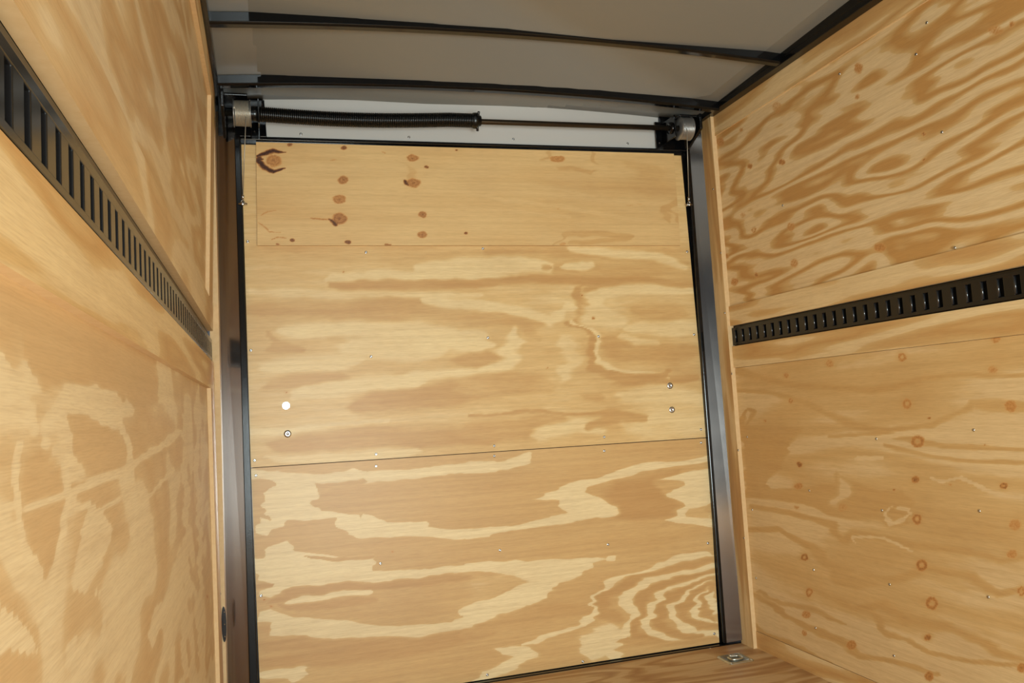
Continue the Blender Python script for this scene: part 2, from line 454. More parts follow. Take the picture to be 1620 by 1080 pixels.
D4a = A4((0, 350), (250, 330), (400, 300), (475, 272), (420, 240), (432, 215), (318, 206), (440, 150), (560, 112), (700, 65), (850, 42), (1140, -2), (1145, 28), (900, 60), (760, 95), (600, 145), (570, 180), (700, 240), (680, 285), (480, 320), (250, 355), (0, 388))
lo_items = [
 ('P', .08, 2.0, A3((190, 90), (420, 122), (400, 190), (470, 262), (640, 292), (640, 315), (660, 285), (720, 290), (770, 320), (940, 315), (960, 345), (1270, 345), (1270, 382), (900, 395), (600, 395), (520, 350), (530, 300), (280, 300), (180, 372), (128, 360), (125, 290), (170, 310), (185, 230), (200, 150))),
 ('S', .08, 7, A3((100, 85), (300, 110), (450, 118), (620, 85), (640, 108), (900, 88), (1260, 52)), 0),
 ('S', .08, 6, A4((-10, 62), (200, 45), (330, 5)), 0),
 ('P', .08, 2.0, D4a),
 ('P', .92, 7, A4((730, 120), (1000, 70), (1000, 105), (900, 120), (910, 180), (1010, 240), (960, 285), (760, 310), (660, 290), (700, 240), (620, 180))),
 ('P', .08, 1.6, A4((1145, 72), (1040, 90), (920, 118), (1030, 125), (1028, 138), (915, 180), (1035, 235), (985, 280), (900, 305), (1000, 328), (1160, 338))),
 ('P', .50, 4, A4((1160, 225), (1050, 245), (1040, 290), (1160, 300))),
 ('P', .10, 2.0, A3((125, 490), (180, 485), (215, 420), (270, 400), (350, 450), (540, 475), (690, 470), (700, 515), (690, 545), (1000, 535), (1270, 508), (1270, 545), (900, 580), (640, 602), (330, 632), (180, 682), (140, 672), (235, 625), (140, 600), (140, 560))),
 ('S', .75, 4, A3((360, 480), (520, 492), (690, 480))),
 ('S', .85, 4.5, A3((135, 635), (230, 625))),
 ('S', .85, 7, A3((200, 700), (330, 655), (600, 625), (1000, 595), (1260, 570))),
 ('S', .85, 6, A3((260, 720), (500, 715), (700, 680))),
 ('S', .08, 4.5, A3((280, 697), (340, 683), (440, 682), (560, 662), (680, 648)), 0),
 ('S', .72, 7, A3((150, 815), (230, 812)), 0),
 ('P', .12, 2.2, A3((150, 745), (200, 735), (300, 765), (560, 790), (800, 800), (1080, 790), (1270, 735), (1270, 808), (1100, 840), (880, 885), (700, 902), (640, 885), (520, 917), (495, 912), (620, 875), (420, 892), (340, 885), (370, 860), (215, 848), (235, 810), (220, 785), (150, 785))),
 ('P', .10, 2.2, A4((-10, 515), (200, 500), (550, 483), (690, 492), (605, 508), (560, 545), (430, 602), (395, 640), (390, 680), (200, 750), (110, 802), (-10, 832), (-10, 735), (200, 640), (240, 600), (150, 560), (-10, 545))),
 ('P', .50, 8, A4((0, 570), (200, 560), (300, 600), (180, 650), (0, 720))),
 ('S', .08, 3.2, A4((690, 492), (725, 490)), 0),
 ('S', .82, 12, A3((160, 900), (500, 905), (900, 890), (1260, 830))),
 ('S', .84, 13, A3((150, 985), (400, 975), (800, 925), (1260, 840))),
 ('S', .75, 14, A4((0, 850), (200, 790), (420, 740), (590, 740))),
 ('S', .20, 9, A3((160, 1050), (330, 1030), (300, 1060))),
 ('S', .25, 22, A4((550, 930), (660, 860), (700, 940))),
 ('S', .10, 4, A4((620, 730), (600, 770), (500, 830), (280, 890))),
 ('S', .15, 11, A4((160, 930), (300, 935), (240, 980), (40, 1060))),
 ('S', .08, 5.5, A4((1180, 468), (1000, 490), (800, 562), (660, 612), (605, 680), (612, 745)), 0),
 ('S', .86, 9, A4((1180, 502), (950, 540), (800, 592), (680, 640), (635, 690), (650, 745), (700, 765)), 0),
 ('S', .08, 8.5, A4((1180, 530), (1000, 562), (870, 605), (745, 665), (730, 695), (805, 740), (770, 800), (730, 840), (740, 885)), 0),
 ('S', .88, 8, A4((1180, 552), (1010, 590), (880, 632), (810, 680), (850, 720), (850, 755), (790, 800), (780, 850), (900, 878)), 0),
 ('S', .08, 7, A4((1180, 572), (960, 640), (905, 675), (905, 730), (840, 790), (870, 835), (1000, 868), (1190, 852)), 0),
 ('S', .88, 8, A4((1180, 592), (1060, 628), (950, 668), (950, 720), (905, 775), (950, 825), (1050, 850), (1100, 845)), 0),
 ('S', .08, 6, A4((1180, 606), (1060, 650), (1010, 700), (980, 755), (1030, 815), (1190, 832)), 0),
 ('S', .86, 8.5, A4((1185, 622), (1090, 660), (1055, 710), (1040, 760), (1090, 800), (1190, 808)), 0),
 ('S', .08, 4.5, A4((1180, 640), (1115, 680), (1095, 730), (1130, 780), (1190, 790)), 0),
 ('S', .86, 7, A4((1185, 650), (1140, 690), (1130, 730), (1185, 775)), 0),
 ('S', .08, 5, A4((1190, 665), (1160, 700), (1190, 745)), 0),
 ('S', .72, 5, A4((740, 870), (900, 890), (1180, 872)), 0),
 ('K', 417.5, 948, 2.2, 1.8, .8), ('K', 429, 959, 3, 2, .4), ('K', 620, 873, 3, 1.5, .4),
]
hb_items = [
 ('K', 433, 254, 13, 10, .58), ('D', 1.0, 3.4, [(407, 246), (420, 243), (432, 238), (440, 240), (452, 241)]), ('D', 1.0, 4.0, [(406, 253), (412, 258), (420, 266), (432, 271), (452, 266)]), ('D', .95, 4.5, [(407, 250), (416, 252)]),
 ('K', 458.5, 229, 3.5, 2.5, .85), ('K', 544, 233.5, 5, 3, .9), ('K', 543, 284.5, 8, 6.5, .66), ('K', 537, 315.5, 10, 7, .56), ('K', 537, 346, 12, 9, .68), ('D', .9, 2.6, [(520, 346), (531, 355), (533, 357)]), ('D', .5, 1.4, [(492, 345), (522, 347)]),
 ('K', 463, 380, 4, 3, .95), ('K', 550.5, 383, 5, 3, .95), ('K', 653, 250, 9, 5.5, .60), ('K', 654, 289.5, 11, 7.5, .62), ('D', .9, 3, [(640, 286), (646, 293)]), ('K', 675.5, 264.5, 3.6, 2.2, .95),
 ('K', 668.5, 339, 6.5, 5, .66), ('K', 668.5, 371, 7.5, 5.5, .62), ('K', 737.5, 368.5, 3, 2, .95), ('K', 722.5, 237, 2.2, 1.4, .9), ('K', 882, 251, 12, 5, .50), ('K', 614, 387, 6, 2, .7), ('K', 439, 386, 3, 2, .8), ('K', 890, 386, 5, 3, .35),
 ('D', .35, 1.5, [(408, 352), (418, 358), (426, 366), (448, 368)]), ('D', .35, 1.2, [(412, 340), (424, 335), (440, 332)]), ('D', .35, 1.3, [(428, 380), (440, 375), (455, 377)]), ('D', .30, 1.6, [(604, 239), (611, 243)]), ('D', .3, 1.4, [(522, 254), (536, 252)]),
 ('S', .75, 9, [(640, 258), (650, 270), (640, 285)]), ('S', .20, 10, [(445, 270), (500, 262), (530, 268)]), ('S', .25, 12, [(560, 262), (600, 266), (640, 262)]),
 ('S', .9, 4, [(865, 240), (880, 268), (930, 272), (942, 258), (925, 243)]), ('S', .3, 4, [(880, 240), (905, 245), (915, 258), (900, 264)]),
 ('S', .85, 5, [(880, 386), (885, 370), (905, 368), (960, 371), (1000, 376), (940, 382), (905, 380)]), ('S', .85, 7, [(1052, 348), (1062, 330), (1070, 318), (1072, 350)]),
 ('S', .30, 5, [(960, 262), (800, 258)]), ('S', .72, 16, [(1000, 262), (1040, 290), (1020, 300)]), ('S', .3, 4, [(700, 300), (960, 340), (1040, 352)]), ('S', .3, 3, [(700, 280), (800, 290), (940, 312)]),
 ('S', .35, 3.5, [(690, 320), (800, 332), (900, 345)]), ('K', 996, 325, 6, 1.2, .22), ('K', 1012, 323, 4, 1.2, .25), ('K', 884, 330, 2, 1.5, .25),
]
door = empty('door_1', (0.84, YD+0.03, 0.0)); tag(door, 'plywood-lined ramp door filling the far end between black frame edges', 'door', kind='structure')
# upper plywood sheet
f1, W1, H1 = quad_fn(dp(397, 739.4), dp(1118.6, 691.4), dp(1077.5, 246), dp(381.7, 228.5), (0, -1, 0))
upper = sheet('upper_sheet', f1, lin_range(0, W1, .0065), lin_range(0, H1, .0055), 0.018, M_DOOR_UP, door, up_items, 0.52, 0.85)
f2, W2, H2 = quad_fn(dp(413, 1130), dp(1138, 1016), dp(1118.8, 692.6), dp(397, 740.6), (0, -1, 0))
lower = sheet('lower_sheet', f2, lin_range(0, W2, .005), lin_range(0, H2, .0045), 0.018, M_DOOR_LO, door, lo_items, 0.62, 0.92)
YB = YD-0.012
f3, W3, H3 = quad_fn(dp(407, 388, YB), dp(1076.5, 388, YB), dp(1066, 243, YB), dp(405, 224.5, YB), (0, -1, 0))
board = sheet('header_board', f3, lin_range(0, W3, .0035), lin_range(0, H3, .003), 0.0115, M_BOARD, door, hb_items, 0.45, 0.5)
# dark brown strip behind the gap between the two sheets
g = MB(); g.hexa([dp(397, 740.9, YD+.006), dp(1118.6, 692.9, YD+.006), dp(1118.6, 690.6, YD+.006), dp(397, 738.8, YD+.006)], [dp(397, 740.9, YD+.012), dp(1118.6, 692.9, YD+.012), dp(1118.6, 690.6, YD+.012), dp(397, 738.8, YD+.012)])
g.build('seam_backing', M_GAP, door)
back = (0, -1, 0)
flat_screws([(579, 399), (764, 393), (1087, 398), (772, 534), (947, 532), (1098, 529), (1109, 679), (956, 691), (782, 705), (392, 382), (397, 554), (587, 564), (595, 718), (403, 728)],
            lambda x, y: dp(x, y), back, 0.0055, upper, M_STEEL)
flat_screws([(1109, 700), (956, 713), (782, 721), (595, 737), (405, 752), (602, 891), (413, 942), (771, 1067), (791, 870), (962, 861), (1120, 859), (922, 1046), (1130, 1002)],
            lambda x, y: dp(x, y), back, 0.0055, lower, M_STEEL)
flat_screws([(452.5, 641.5), (455, 686), (1060, 610), (1063, 648)], lambda x, y: dp(x, y), back, 0.0135, upper, M_STEEL, 'carriage_bolt', 0.18, (452.5, 641.5))
# black steel rim of the ramp door around the plywood
rim = MB()
yb0, yb1 = YD+0.001, YD+0.02
Lt, Lb, Rt, Rb = (381.7, 228.5), (413, 1130), (1077.5, 246), (1138, 1016)
def bar(mb, a, b, c, d, y0, y1):
    mb.hexa([dp(*q, y0) for q in (a, b, c, d)], [at(*q, 1, y0)+np.array([0, y1-y0, 0]) for q in (a, b, c, d)])
bar(rim, (376.5, 222), Lt, Lb, (407, 1131), yb0, yb1)
bar(rim, Rt, (1083, 240), (1143.5, 1016), Rb, yb0, yb1)
bar(rim, (376.5, 215), (1083, 236), Rt, Lt, yb0, yb1)
bar(rim, Lb, Rb, (1143.5, 1019.5), (408, 1137), yb0, yb1)
rim.build('steel_rim', M_BLACK, door)
bk = MB(); bar(bk, (378, 218), (1082, 238), (1143, 1018), (409, 1135), YD+0.021, YD+0.06)
bk.build('outer_skin', M_SHELL, door)

# fixed black frame around the opening (trim), lying a little in front of the door
fr = MB()
y0, y1 = YFR, YD+0.03
def fbar(mb, P4, y0, y1):
    mb.hexa([dp(*q, y0) for q in P4], [at(*q, 1, y0)+np.array([0, y1-y0, 0]) for q in P4])
fbar(fr, [(370.5, 212), (379.5, 212), (410, 1140), (396, 1140)], y0, y1)
fbar(fr, [(1086, 234), (1091, 234), (1150, 1017), (1145, 1018)], y0, y1)
fbar(fr, [(379.5, 216), (1091, 236), (1091, 239), (379.5, 220.5)], y0, y1)
fro = fr.build('trim_1', M_BLACK, None, 0.0025)
tag(fro, 'gloss black steel frame edging the far door opening', 'door frame', kind='structure')
# threshold bar
th = MB(); a = dp(1145, 1018, YFR); th.box(-0.12, 1.83, YFR-0.004, YD+0.02, -0.01, 0.004)
tho = th.build('trim_2', M_BLACK, None, 0.001); tag(tho, 'black threshold bar where the floor meets the ramp door', 'threshold', kind='structure')

# aluminium corner post covers
def alu(name, P4, label, yl, yr):
    mb = MB(); ys = (yl, yr, yr, yl)
    fr_ = [at(*q, 1, y) for q, y in zip(P4, ys)]
    mb.hexa(fr_, [p+np.array([0, YD+0.05-p[1], 0]) for p in fr_])
    o = mb.build(name, M_ALU, None, 0.001); tag(o, label, 'corner post cover', kind='structure'); return o
alu('trim_3', [(338, 176), (371, 176), (397, 1140), (352, 1140)], 'brushed aluminium corner post cover left of the far door', 3.094, 3.083)
alu('trim_4', [(1090.5, 234), (1112, 200), (1176, 1012), (1149.5, 1017)], 'brushed aluminium corner post cover right of the far door', 3.086, 3.0658)

# wall above the door: white sheet with black corner plates behind the spring
wb = MB(); fbar(wb, [(330, 140), (1130, 168), (1130, 236.5), (330, 216.5)], YD+0.012, YD+0.05)
wbo = wb.build('wall_back', M_SHELL); tag(wbo, 'dark end wall above the ramp door behind the spring', 'wall', kind='structure')
ws = MB(); fbar(ws, [(416, 152), (1047, 178), (1047, 236.5), (416, 216.8)], YD+0.002, YD+0.011)
wso = ws.build('white_sheet', M_WHITE, wbo); wso['label'] = 'white sheet over the door between black corners'
flat_screws([(476, 212), (647, 217), (812, 220), (993, 227)], lambda x, y: dp(x, y, YD+0.002), back, 0.0055, wso, M_STEEL, 'rivet')
def corner_plate(P4):
    c = MB(); fbar(c, P4, YD-0.012, YD+0.0015); c.build('corner_plate', M_BLACK, wbo, 0.002)
corner_plate([(345, 155), (418, 158), (422, 216.5), (345, 214.5)])
corner_plate([(1043, 180), (1112, 184), (1112, 238), (1045, 235.5)])

# ================================================================== SIDE WALLS
YEND = YFR+0.004
YBACK = -1.5
# left wall stands with a slight lean towards the roof
def xl(z, d=0.0):
    k = np.clip((np.asarray(z, float)-1.32)/0.76, -0.3, 1.2)
    return -0.170 + 0.029*np.maximum(k, 0) - d
XA = 1.824
def left_fn(d): 
    return lambda U, V: (np.stack([xl(V, d), U, V], -1), np.array([1.0, 0, 0]))
def right_fn(d):
    return lambda U, V: (np.stack([np.full(U.shape, XA+d), U, V], -1), np.array([-1.0, 0, 0]))
def ygrid(a, b, fine, y_fine0, coarse=0.15):
    if a < y_fine0: return np.concatenate([np.arange(a, y_fine0-1e-6, coarse), lin_range(y_fine0, b, fine)])
    return lin_range(a, b, fine)

ZT = 2.165
# structure shells
def shell(name, x0, x1, label):
    mb = MB(); mb.box(x0, x1, YBACK, YD+0.05, 0, 2.42)
    o = mb.build(name, M_SHELL); return tag(o, label, 'wall', kind='structure')
wr = shell('wall_right', 1.870, 1.90, 'right wall lined with orange-banded knotty plywood sheets')
wl = shell('wall_left', -0.235, -0.205, 'left wall lined with pale plywood sheets, close to the viewer')

c8 = lambda *p: c3(1060, 680, 2.7, p)
c7 = lambda *p: c3(1060, 340, 2.893, p)
rl_items = [
 ('P', .74, 2.5, c8((300, -20), (580, -10), (500, 60), (470, 130), (480, 170), (400, 230), (440, 250), (600, 240), (690, 225), (725, 175), (765, 215), (850, 245), (1000, 262), (1028, 310), (1015, 330), (1025, 400), (960, 418), (900, 388), (780, 385), (680, 360), (600, 320), (440, 300), (320, 292))),
 ('P', .35, 5, c8((690, 250), (730, 190), (770, 260), (740, 330), (700, 320))),
 ('S', .20, 3.5, c8((930, 330), (930, 380), (960, 400), (1005, 380), (1010, 340), (960, 330))),
 ('S', .75, 7, c8((320, 430), (470, 428), (560, 480), (640, 530), (720, 640), (790, 662), (1000, 632), (1100, 590), (1300, 630), (1400, 700), (1530, 680))),
 ('S', .70, 9, c8((600, 500), (700, 600), (790, 640), (900, 640))),
 ('S', .75, 6, c8((330, 330), (520, 352), (700, 400), (745, 470), (800, 440), (1050, 490), (1300, 525), (1420, 560), (1530, 540))),
 ('S', .15, 2.2, c8((780, 480), (790, 455), (930, 465), (1060, 520))),
 ('S', .75, 6, c8((900, 60), (1060, 90), (1300, 130), (1530, 140))),
 ('S', .15, 6, c8((690, 40), (900, 40), (1100, 80), (1300, 108), (1530, 105))),
 ('S', .72, 5, c8((690, 25), (900, 15), (1100, 55), (1300, 75), (1530, 80))),
 ('S', .15, 3, c8((800, 112), (910, 115)), 0),
 ('S', .12, 2.5, c8((1110, 210), (1180, 222), (1240, 205), (1330, 240), (1430, 280), (1500, 290))),
 ('S', .76, 6, c8((350, 700), (480, 775), (600, 850), (740, 900), (820, 960), (1000, 1000), (1150, 1045))),
 ('S', .70, 4, c8((380, 690), (470, 740), (620, 770), (760, 830))),
 ('S', .72, 5, c8((600, 670), (780, 760), (840, 760), (920, 860), (1100, 950), (1300, 990), (1520, 1010))),
 ('S', .76, 8, c8((820, 760), (900, 745), (1000, 810), (1200, 850), (1300, 900), (1400, 950), (1520, 980))),
 ('S', .76, 6, c8((350, 810), (420, 880), (600, 960), (700, 1000))),
 ('S', .76, 5, c7((300, 722), (440, 752), (620, 778), (760, 790), (900, 806), (1020, 790), (1160, 752), (1400, 726), (1640, 738))),
 ('S', .74, 5, c7((300, 802), (450, 812), (560, 835), (700, 900), (860, 965), (1000, 985), (1200, 965), (1300, 920), (1390, 860), (1640, 862))),
 ('S', .72, 6, c7((310, 690), (330, 720), (420, 745))),
 ('S', .70, 9, c7((1400, 870), (1500, 870), (1640, 890))),
 ('S', .78, 5, c7((330, 900), (330, 960), (370, 1000), (430, 1020))), ('S', .78, 4, c7((340, 890), (370, 900), (360, 960))),
 ('S', .20, 3, c7((740, 1030), (900, 1015), (1100, 1010), (1300, 1020)), 0),
 ('K', 1313, 575, 6.5, 6.5, .34), ('K', 1427, 565, 6.5, 7, .40, 1), ('K', 1575, 534, 8.5, 8, .42), ('K', 1571, 585, 8, 6, .36), ('K', 1244, 594, 4.5, 4, .38), ('K', 1251, 634, 3, 4, .42, 1),
 ('K', 1435, 639, 7, 7.5, .38, 1), ('K', 1599, 642, 10, 9, .45), ('K', 1452, 698, 10, 9, .45, 1), ('K', 1265, 734.5, 4.5, 4.5, .72), ('K', 1263, 769, 7, 5.5, .42), ('K', 1448, 758.5, 5.5, 5.5, .62),
 ('K', 1588, 768, 6, 5, .55, 1), ('K', 1606, 830, 10, 9, .38), ('K', 1451, 821, 7, 8, .50, 1), ('K', 1333, 802, 7, 7, .26), ('K', 1260, 802, 4, 3.5, .36), ('K', 1273, 881, 5.5, 5.5, .55, 1),
 ('K', 1458, 894, 8.5, 9, .50, 1), ('K', 1601, 876, 9, 7, .40), ('K', 1280, 937, 5, 7, .45, 1), ('K', 1276, 972, 7, 6, .42), ('K', 1474, 954, 10, 9.5, .45, 1), ('K', 1467, 1008, 5.5, 5, .60),
 ('K', 1347, 1020, 8, 7, .45), ('K', 1272, 1001, 4, 5, .40), ('K', 1470, 1069, 7, 8, .50), ('K', 1616, 1056, 7, 8, .5), ('K', 1616, 935, 6, 7, .45, 1), ('K', 1210, 665, 2, 2, .5), ('K', 1414, 775, 2, 1.6, .7), ('K', 1469, 661, 2.2, 1.3, .8),
 ('K', 1503, 765, 2.5, 1.5, .5), ('K', 1559, 703, 2.4, 1.3, .8),
]
c2 = lambda *p: c3(800, 120, 3, p)
c4 = lambda *p: c3(840, 0, 2.077, p)
ru_items = [
 ('K', 1139, 224, 6, 7, .42), ('K', 1187, 263, 3.6, 4, .60), ('K', 1237, 256, 6, 4, .55), ('K', 1193, 364, 3.5, 4, .42, 1), ('K', 1251, 359, 6.5, 6.5, .38), ('K', 1257, 416, 6.5, 7, .38),
 ('K', 1162, 445, 5.5, 6, .42), ('K', 1197, 435, 2.6, 3, .62), ('K', 1149, 405, 3.5, 3.5, .48), ('K', 1358, 108, 7, 9, .42), ('K', 1575, 48, 13, 7, .36), ('K', 1601, 38, 4, 5, .55), ('K', 1461, 253, 3, 3, .6),
 ('K', 1392, 391, 10, 7, .46), ('K', 1229, 170, 7, 9, .30), ('K', 1172, 205, 3, 3, .4), ('K', 1175, 340, 4, 4, .3), ('K', 1356, 153, 4, 4, .4), ('K', 1461, 212, 2, 2, .7),
]
WARP = 0.6
# --- right lower and upper recessed sheets
rlow = sheet('lower_sheet', right_fn(0.006), ygrid(YBACK, 3.03, .0052, 1.45), lin_range(0.068, 1.114, .0052), 0.010, M_RW_LO, wr, rl_items, 0.28, 0.55)
rup = sheet('upper_sheet', right_fn(0.006), ygrid(YBACK, 3.03, .0058, 1.4), lin_range(1.366, 2.082, .0058), 0.010, M_RW_UP, wr, ru_items, 0.5, 0.0)
def strip(name, fn, ya, yb, za, zb, mat, parent, th=0.018, rot=False):
    us = lin_range(ya, yb, 0.4); vs = lin_range(za, zb, 0.2)
    return sheet(name, fn, us, vs, th, mat, parent, None)
rs1 = strip('strip', right_fn(0), YBACK, 3.03, 1.286, 1.366, M_STRIP, wr)
rs2 = strip('strip', right_fn(0), YBACK, 3.03, 1.115, 1.202, M_STRIP, wr)
rs3 = strip('strip', right_fn(0), YBACK, 3.03, 2.082, ZT, M_STRIP, wr)
rs4 = strip('strip', right_fn(0.004), YBACK, 3.03, 0.0, 0.0665, M_STRIP, wr)
# end strip beside the door (proud of the rest); its grain runs upwards
def upright_fn(xf): return lambda U, V: (np.stack([xf(U), V, U], -1), None)
def end_strip(xf, sgn, ya, yb, za, zb, name, parent, th=0.03, mat=None):
    us = lin_range(za, zb, 0.25); vs = lin_range(ya, yb, 0.05)
    f = lambda U, V: (np.stack([xf(U), V, U], -1), np.array([sgn, 0.0, 0.0]))
    return sheet(name, f, us, vs, th, mat or M_STRIP2, parent, None)
Rb0 = at(1107, 220, 1, YEND)[0]; Rb1 = at(1171, 1013, 1, YEND)[0]
def xrb(z): return Rb1 + (np.asarray(z)/2.1)*(Rb0-Rb1)
re_ = end_strip(xrb, -1, 2.986, YEND-0.008, 0, ZT, 'end_strip', wr, 0.028)
# screws in the right wall
left_dir = (-1, 0, 0)
flat_screws([(1386, 694), (1549, 808), (1395, 807), (1407, 924), (1414, 1037), (1287, 901), (1280, 776), (1290, 993), (1563, 944), (1190, 806), (1196, 914), (1540, 680), (1182, 691)],
            lambda x, y: at(x, y, 0, XA+0.006), left_dir, 0.0045, rlow, M_STEEL)
flat_screws([(1466, 36), (1449, 86), (1328, 117), (1490, 209), (1238, 325)], lambda x, y: at(x, y, 0, XA+0.006), left_dir, 0.0045, rup, M_STEEL)
flat_screws([(1510, 392)], lambda x, y: at(x, y, 0, XA), left_dir, 0.0045, rs1, M_STEEL)
flat_screws([(1128, 299), (1140, 400), (1146, 495), (1157, 591), (1167, 712), (1176, 851)], lambda x, y: (lambda p: (xrb(p[2]), p[1], p[2]))(at(x, y, 0, float(Rb0))), left_dir, 0.0045, re_, M_STEEL)

# --- left wall
c6 = lambda *p: c3(0, 380, 1.543, p)
ll_items = [
 ('P', .80, 4, c6((28, 130), (60, 92), (200, 160), (300, 228), (385, 290), (388, 400), (310, 412), (285, 370), (160, 345), (105, 370), (60, 280), (30, 190))),
 ('P', .12, 4, c6((155, 355), (240, 350), (270, 380), (300, 410), (310, 380), (330, 430), (250, 440), (160, 410))),
 ('P', .70, 4, c6((160, 420), (210, 430), (300, 470), (400, 470), (420, 440), (430, 470), (330, 510), (315, 560), (250, 620), (200, 640), (160, 600), (220, 570), (180, 520))),
 ('P', .10, 4, c6((-10, 260), (40, 320), (90, 420), (100, 480), (40, 440), (-10, 380))),
 ('P', .12, 3.5, c6((155, 370), (110, 440), (100, 490), (140, 460), (165, 400))),
 ('P', .72, 4, c6((50, 600), (60, 540), (100, 510), (150, 560), (155, 660), (140, 760), (110, 835), (80, 760), (60, 700))),
 ('S', .08, 5, c6((45, 500), (35, 620), (60, 760), (110, 860), (120, 960)), 0),
 ('S', .08, 4, c6((165, 560), (160, 680), (140, 780), (120, 860)), 0),
 ('S', .10, 3.5, c6((30, 500), (100, 495), (180, 530)), 0),
 ('S', .15, 6, c6((-10, 660), (100, 640), (300, 560), (440, 470)), 0),
 ('S', .10, 4, c6((315, 560), (330, 640), (325, 900), (320, 1090)), 0),
 ('S', .12, 4, c6((290, 420), (310, 500), (320, 560)), 0),
 ('S', .12, 3, c6((160, 660), (210, 640), (240, 660), (300, 620), (340, 640), (400, 590), (430, 560)), 0),
 ('P', .10, 3.5, c6((200, 700), (215, 640), (235, 650), (280, 700), (250, 800), (200, 860), (170, 850), (190, 780))),
 ('P', .72, 4, c6((-10, 860), (40, 880), (90, 960), (100, 1030), (60, 1090), (-10, 1090))),
 ('P', .08, 4, c6((-10, 880), (50, 930), (100, 1000), (90, 1010), (30, 1000), (-10, 1010))),
 ('P', .12, 3, c6((380, 900), (410, 860), (430, 880), (420, 930), (390, 950), (370, 1000), (360, 960))),
 ('P', .12, 3, c6((160, 1010), (180, 960), (200, 1000), (230, 1020), (200, 1050), (170, 1050))),
 ('S', .12, 2.5, c6((230, 860), (270, 880), (250, 960), (230, 1040)), 0),
 ('S', .30, 6, c6((455, 400), (455, 700), (450, 1090)), 0), ('S', .20, 4, c6((480, 500), (490, 800), (490, 1090)), 0),
 ('K', 192, 431+380-380, 2, 3, .5), ('K', 328, 943, 1.0, 2.5, .6),
]
DEEP = 0.012; WARP = 0.35
llow = sheet('lower_sheet', left_fn(DEEP), ygrid(YBACK, 2.80, .006, 0.50), lin_range(0.07, 1.127, .006), 0.012, M_LW_LO, wl, ll_items, 0.45, 0.35)
lup = sheet('upper_sheet', left_fn(DEEP), ygrid(YBACK, 2.80, .02, 0.45), lin_range(1.420, 2.085, .02), 0.012, M_LW_UP, wl, [], 0.5, 0.0)
ls1 = strip('strip', left_fn(0), YBACK, 3.00, 1.330, 1.420, M_LW_UP, wl, 0.018)
ls2 = strip('strip', left_fn(0), YBACK, 3.00, 1.127, 1.2205, M_STRIP, wl, 0.018)
ls3 = strip('strip', left_fn(0), YBACK, 3.00, 2.085, ZT, M_STRIP, wl, 0.018)
ls4 = strip('strip', left_fn(0.004), YBACK, 2.80, 0.0, 0.0685, M_STRIP, wl, 0.016)
# upright strips near the door, two steps
lxA = lambda U: xl(U, 0.0)
lu1 = end_strip(lxA, 1, 2.80, 2.975, 1.420, 2.085, 'strip', wl, 0.018)
lu2 = end_strip(lxA, 1, 2.80, 2.975, 0.0, 1.127, 'strip', wl, 0.018)
Lb0 = at(342, 220, 1, YEND)[0]; Lb1 = at(360, 1075, 1, YEND)[0]
def xlb(U):
    z = np.asarray(U, float); return Lb1 + (z/2.1)*(Lb0-Lb1)
le_ = end_strip(xlb, 1, 3.004, 3.094, 0, ZT, 'end_strip', wl, 0.03)
flat_screws([(349, 939)], lambda x, y: (lambda p: (xl(p[2]), p[1], p[2]))(at(x, y, 0, -0.170)), (1, 0, 0), 0.004, lu2, M_STEEL)

# ================================================================== FLOOR AND ROOF
fl_ = sheet('floor', lambda U, V: (np.stack([U, V, np.zeros(U.shape)], -1), np.array([0, 0, 1.0])), lin_range(-0.205, 1.87, .25), lin_range(YBACK, YFR-0.004, .25), 0.02, M_FLOOR, None, None)
tag(fl_, 'brownish plywood floor in front of the ramp door', 'floor', kind='structure')
flat_screws([(1123.5, 1025)], lambda x, y: at(x, y, 2, 0.0), (0, 0, 1), 0.005, fl_, M_STEEL)
def zc(x, base=2.203, sag=0.034):
    s = (x-0.835)/0.965; return base + sag*(1-s*s)
xs = lin_range(-0.20, 1.87, .06)
def roof_z(x, y): return zc(x, 2.203 - 0.030*(y-2.44))
cl = sheet('ceiling', lambda U, V: (np.stack([U, V, roof_z(U, V)], -1), np.array([0, 0, -1.0])), xs, lin_range(YBACK, YD+0.05, .11), 0.01, M_CEIL, None, None)
cl.data.materials[1] = M_CEIL
cl.data.polygons.foreach_set('use_smooth', [True]*len(cl.data.polygons))
tag(cl, 'slightly arched satin grey metal roof sheet', 'ceiling', kind='structure')

def bow(y, label):
    r = empty('roof_bow', (0.84, y, 2.2)); tag(r, label, 'roof bow', 'black roof bows')
    mb = MB(); X = lin_range(-0.125, 1.795, .06)
    # hat section: web with a small foot lip along the near side
    prof = [(0.0, 0.002), (0.0, -0.028), (0.006, -0.034), (0.030, -0.034), (0.036, -0.028), (0.036, 0.002)]
    V = []
    for x in X:
        for (dy, dz) in prof: V.append((x, y+dy, float(roof_z(x, y))+dz-0.002))
    n = len(prof); Fc = []
    for i in range(len(X)-1):
        for k in range(n): Fc.append((i*n+k, i*n+(k+1) % n, (i+1)*n+(k+1) % n, (i+1)*n+k))
    Fc += [tuple(range(n)), tuple((len(X)-1)*n+k for k in range(n))]
    mb.add(V, Fc); mb.build('beam', M_BLACK, r, 0.0015)
    return r
bow(2.885, 'gloss black roof bow nearest the door spring')
bow(2.455, 'gloss black roof bow second from the door spring')
rr = MB(); rr.box(1.790, 1.842, YBACK, YD+0.01, ZT, 2.185); rr.box(1.790, 1.794, YBACK, YD+0.01, 2.185, 2.40)
o = rr.build('trim_5', M_BLACK, None, 0.002); tag(o, 'black top rail along the right wall under the roof', 'top rail', kind='structure')
rr = MB(); rr.box(-0.17, -0.122, YBACK, YD+0.01, ZT+0.001, 2.185); rr.box(-0.127, -0.122, YBACK, YD+0.01, 2.185, 2.40)
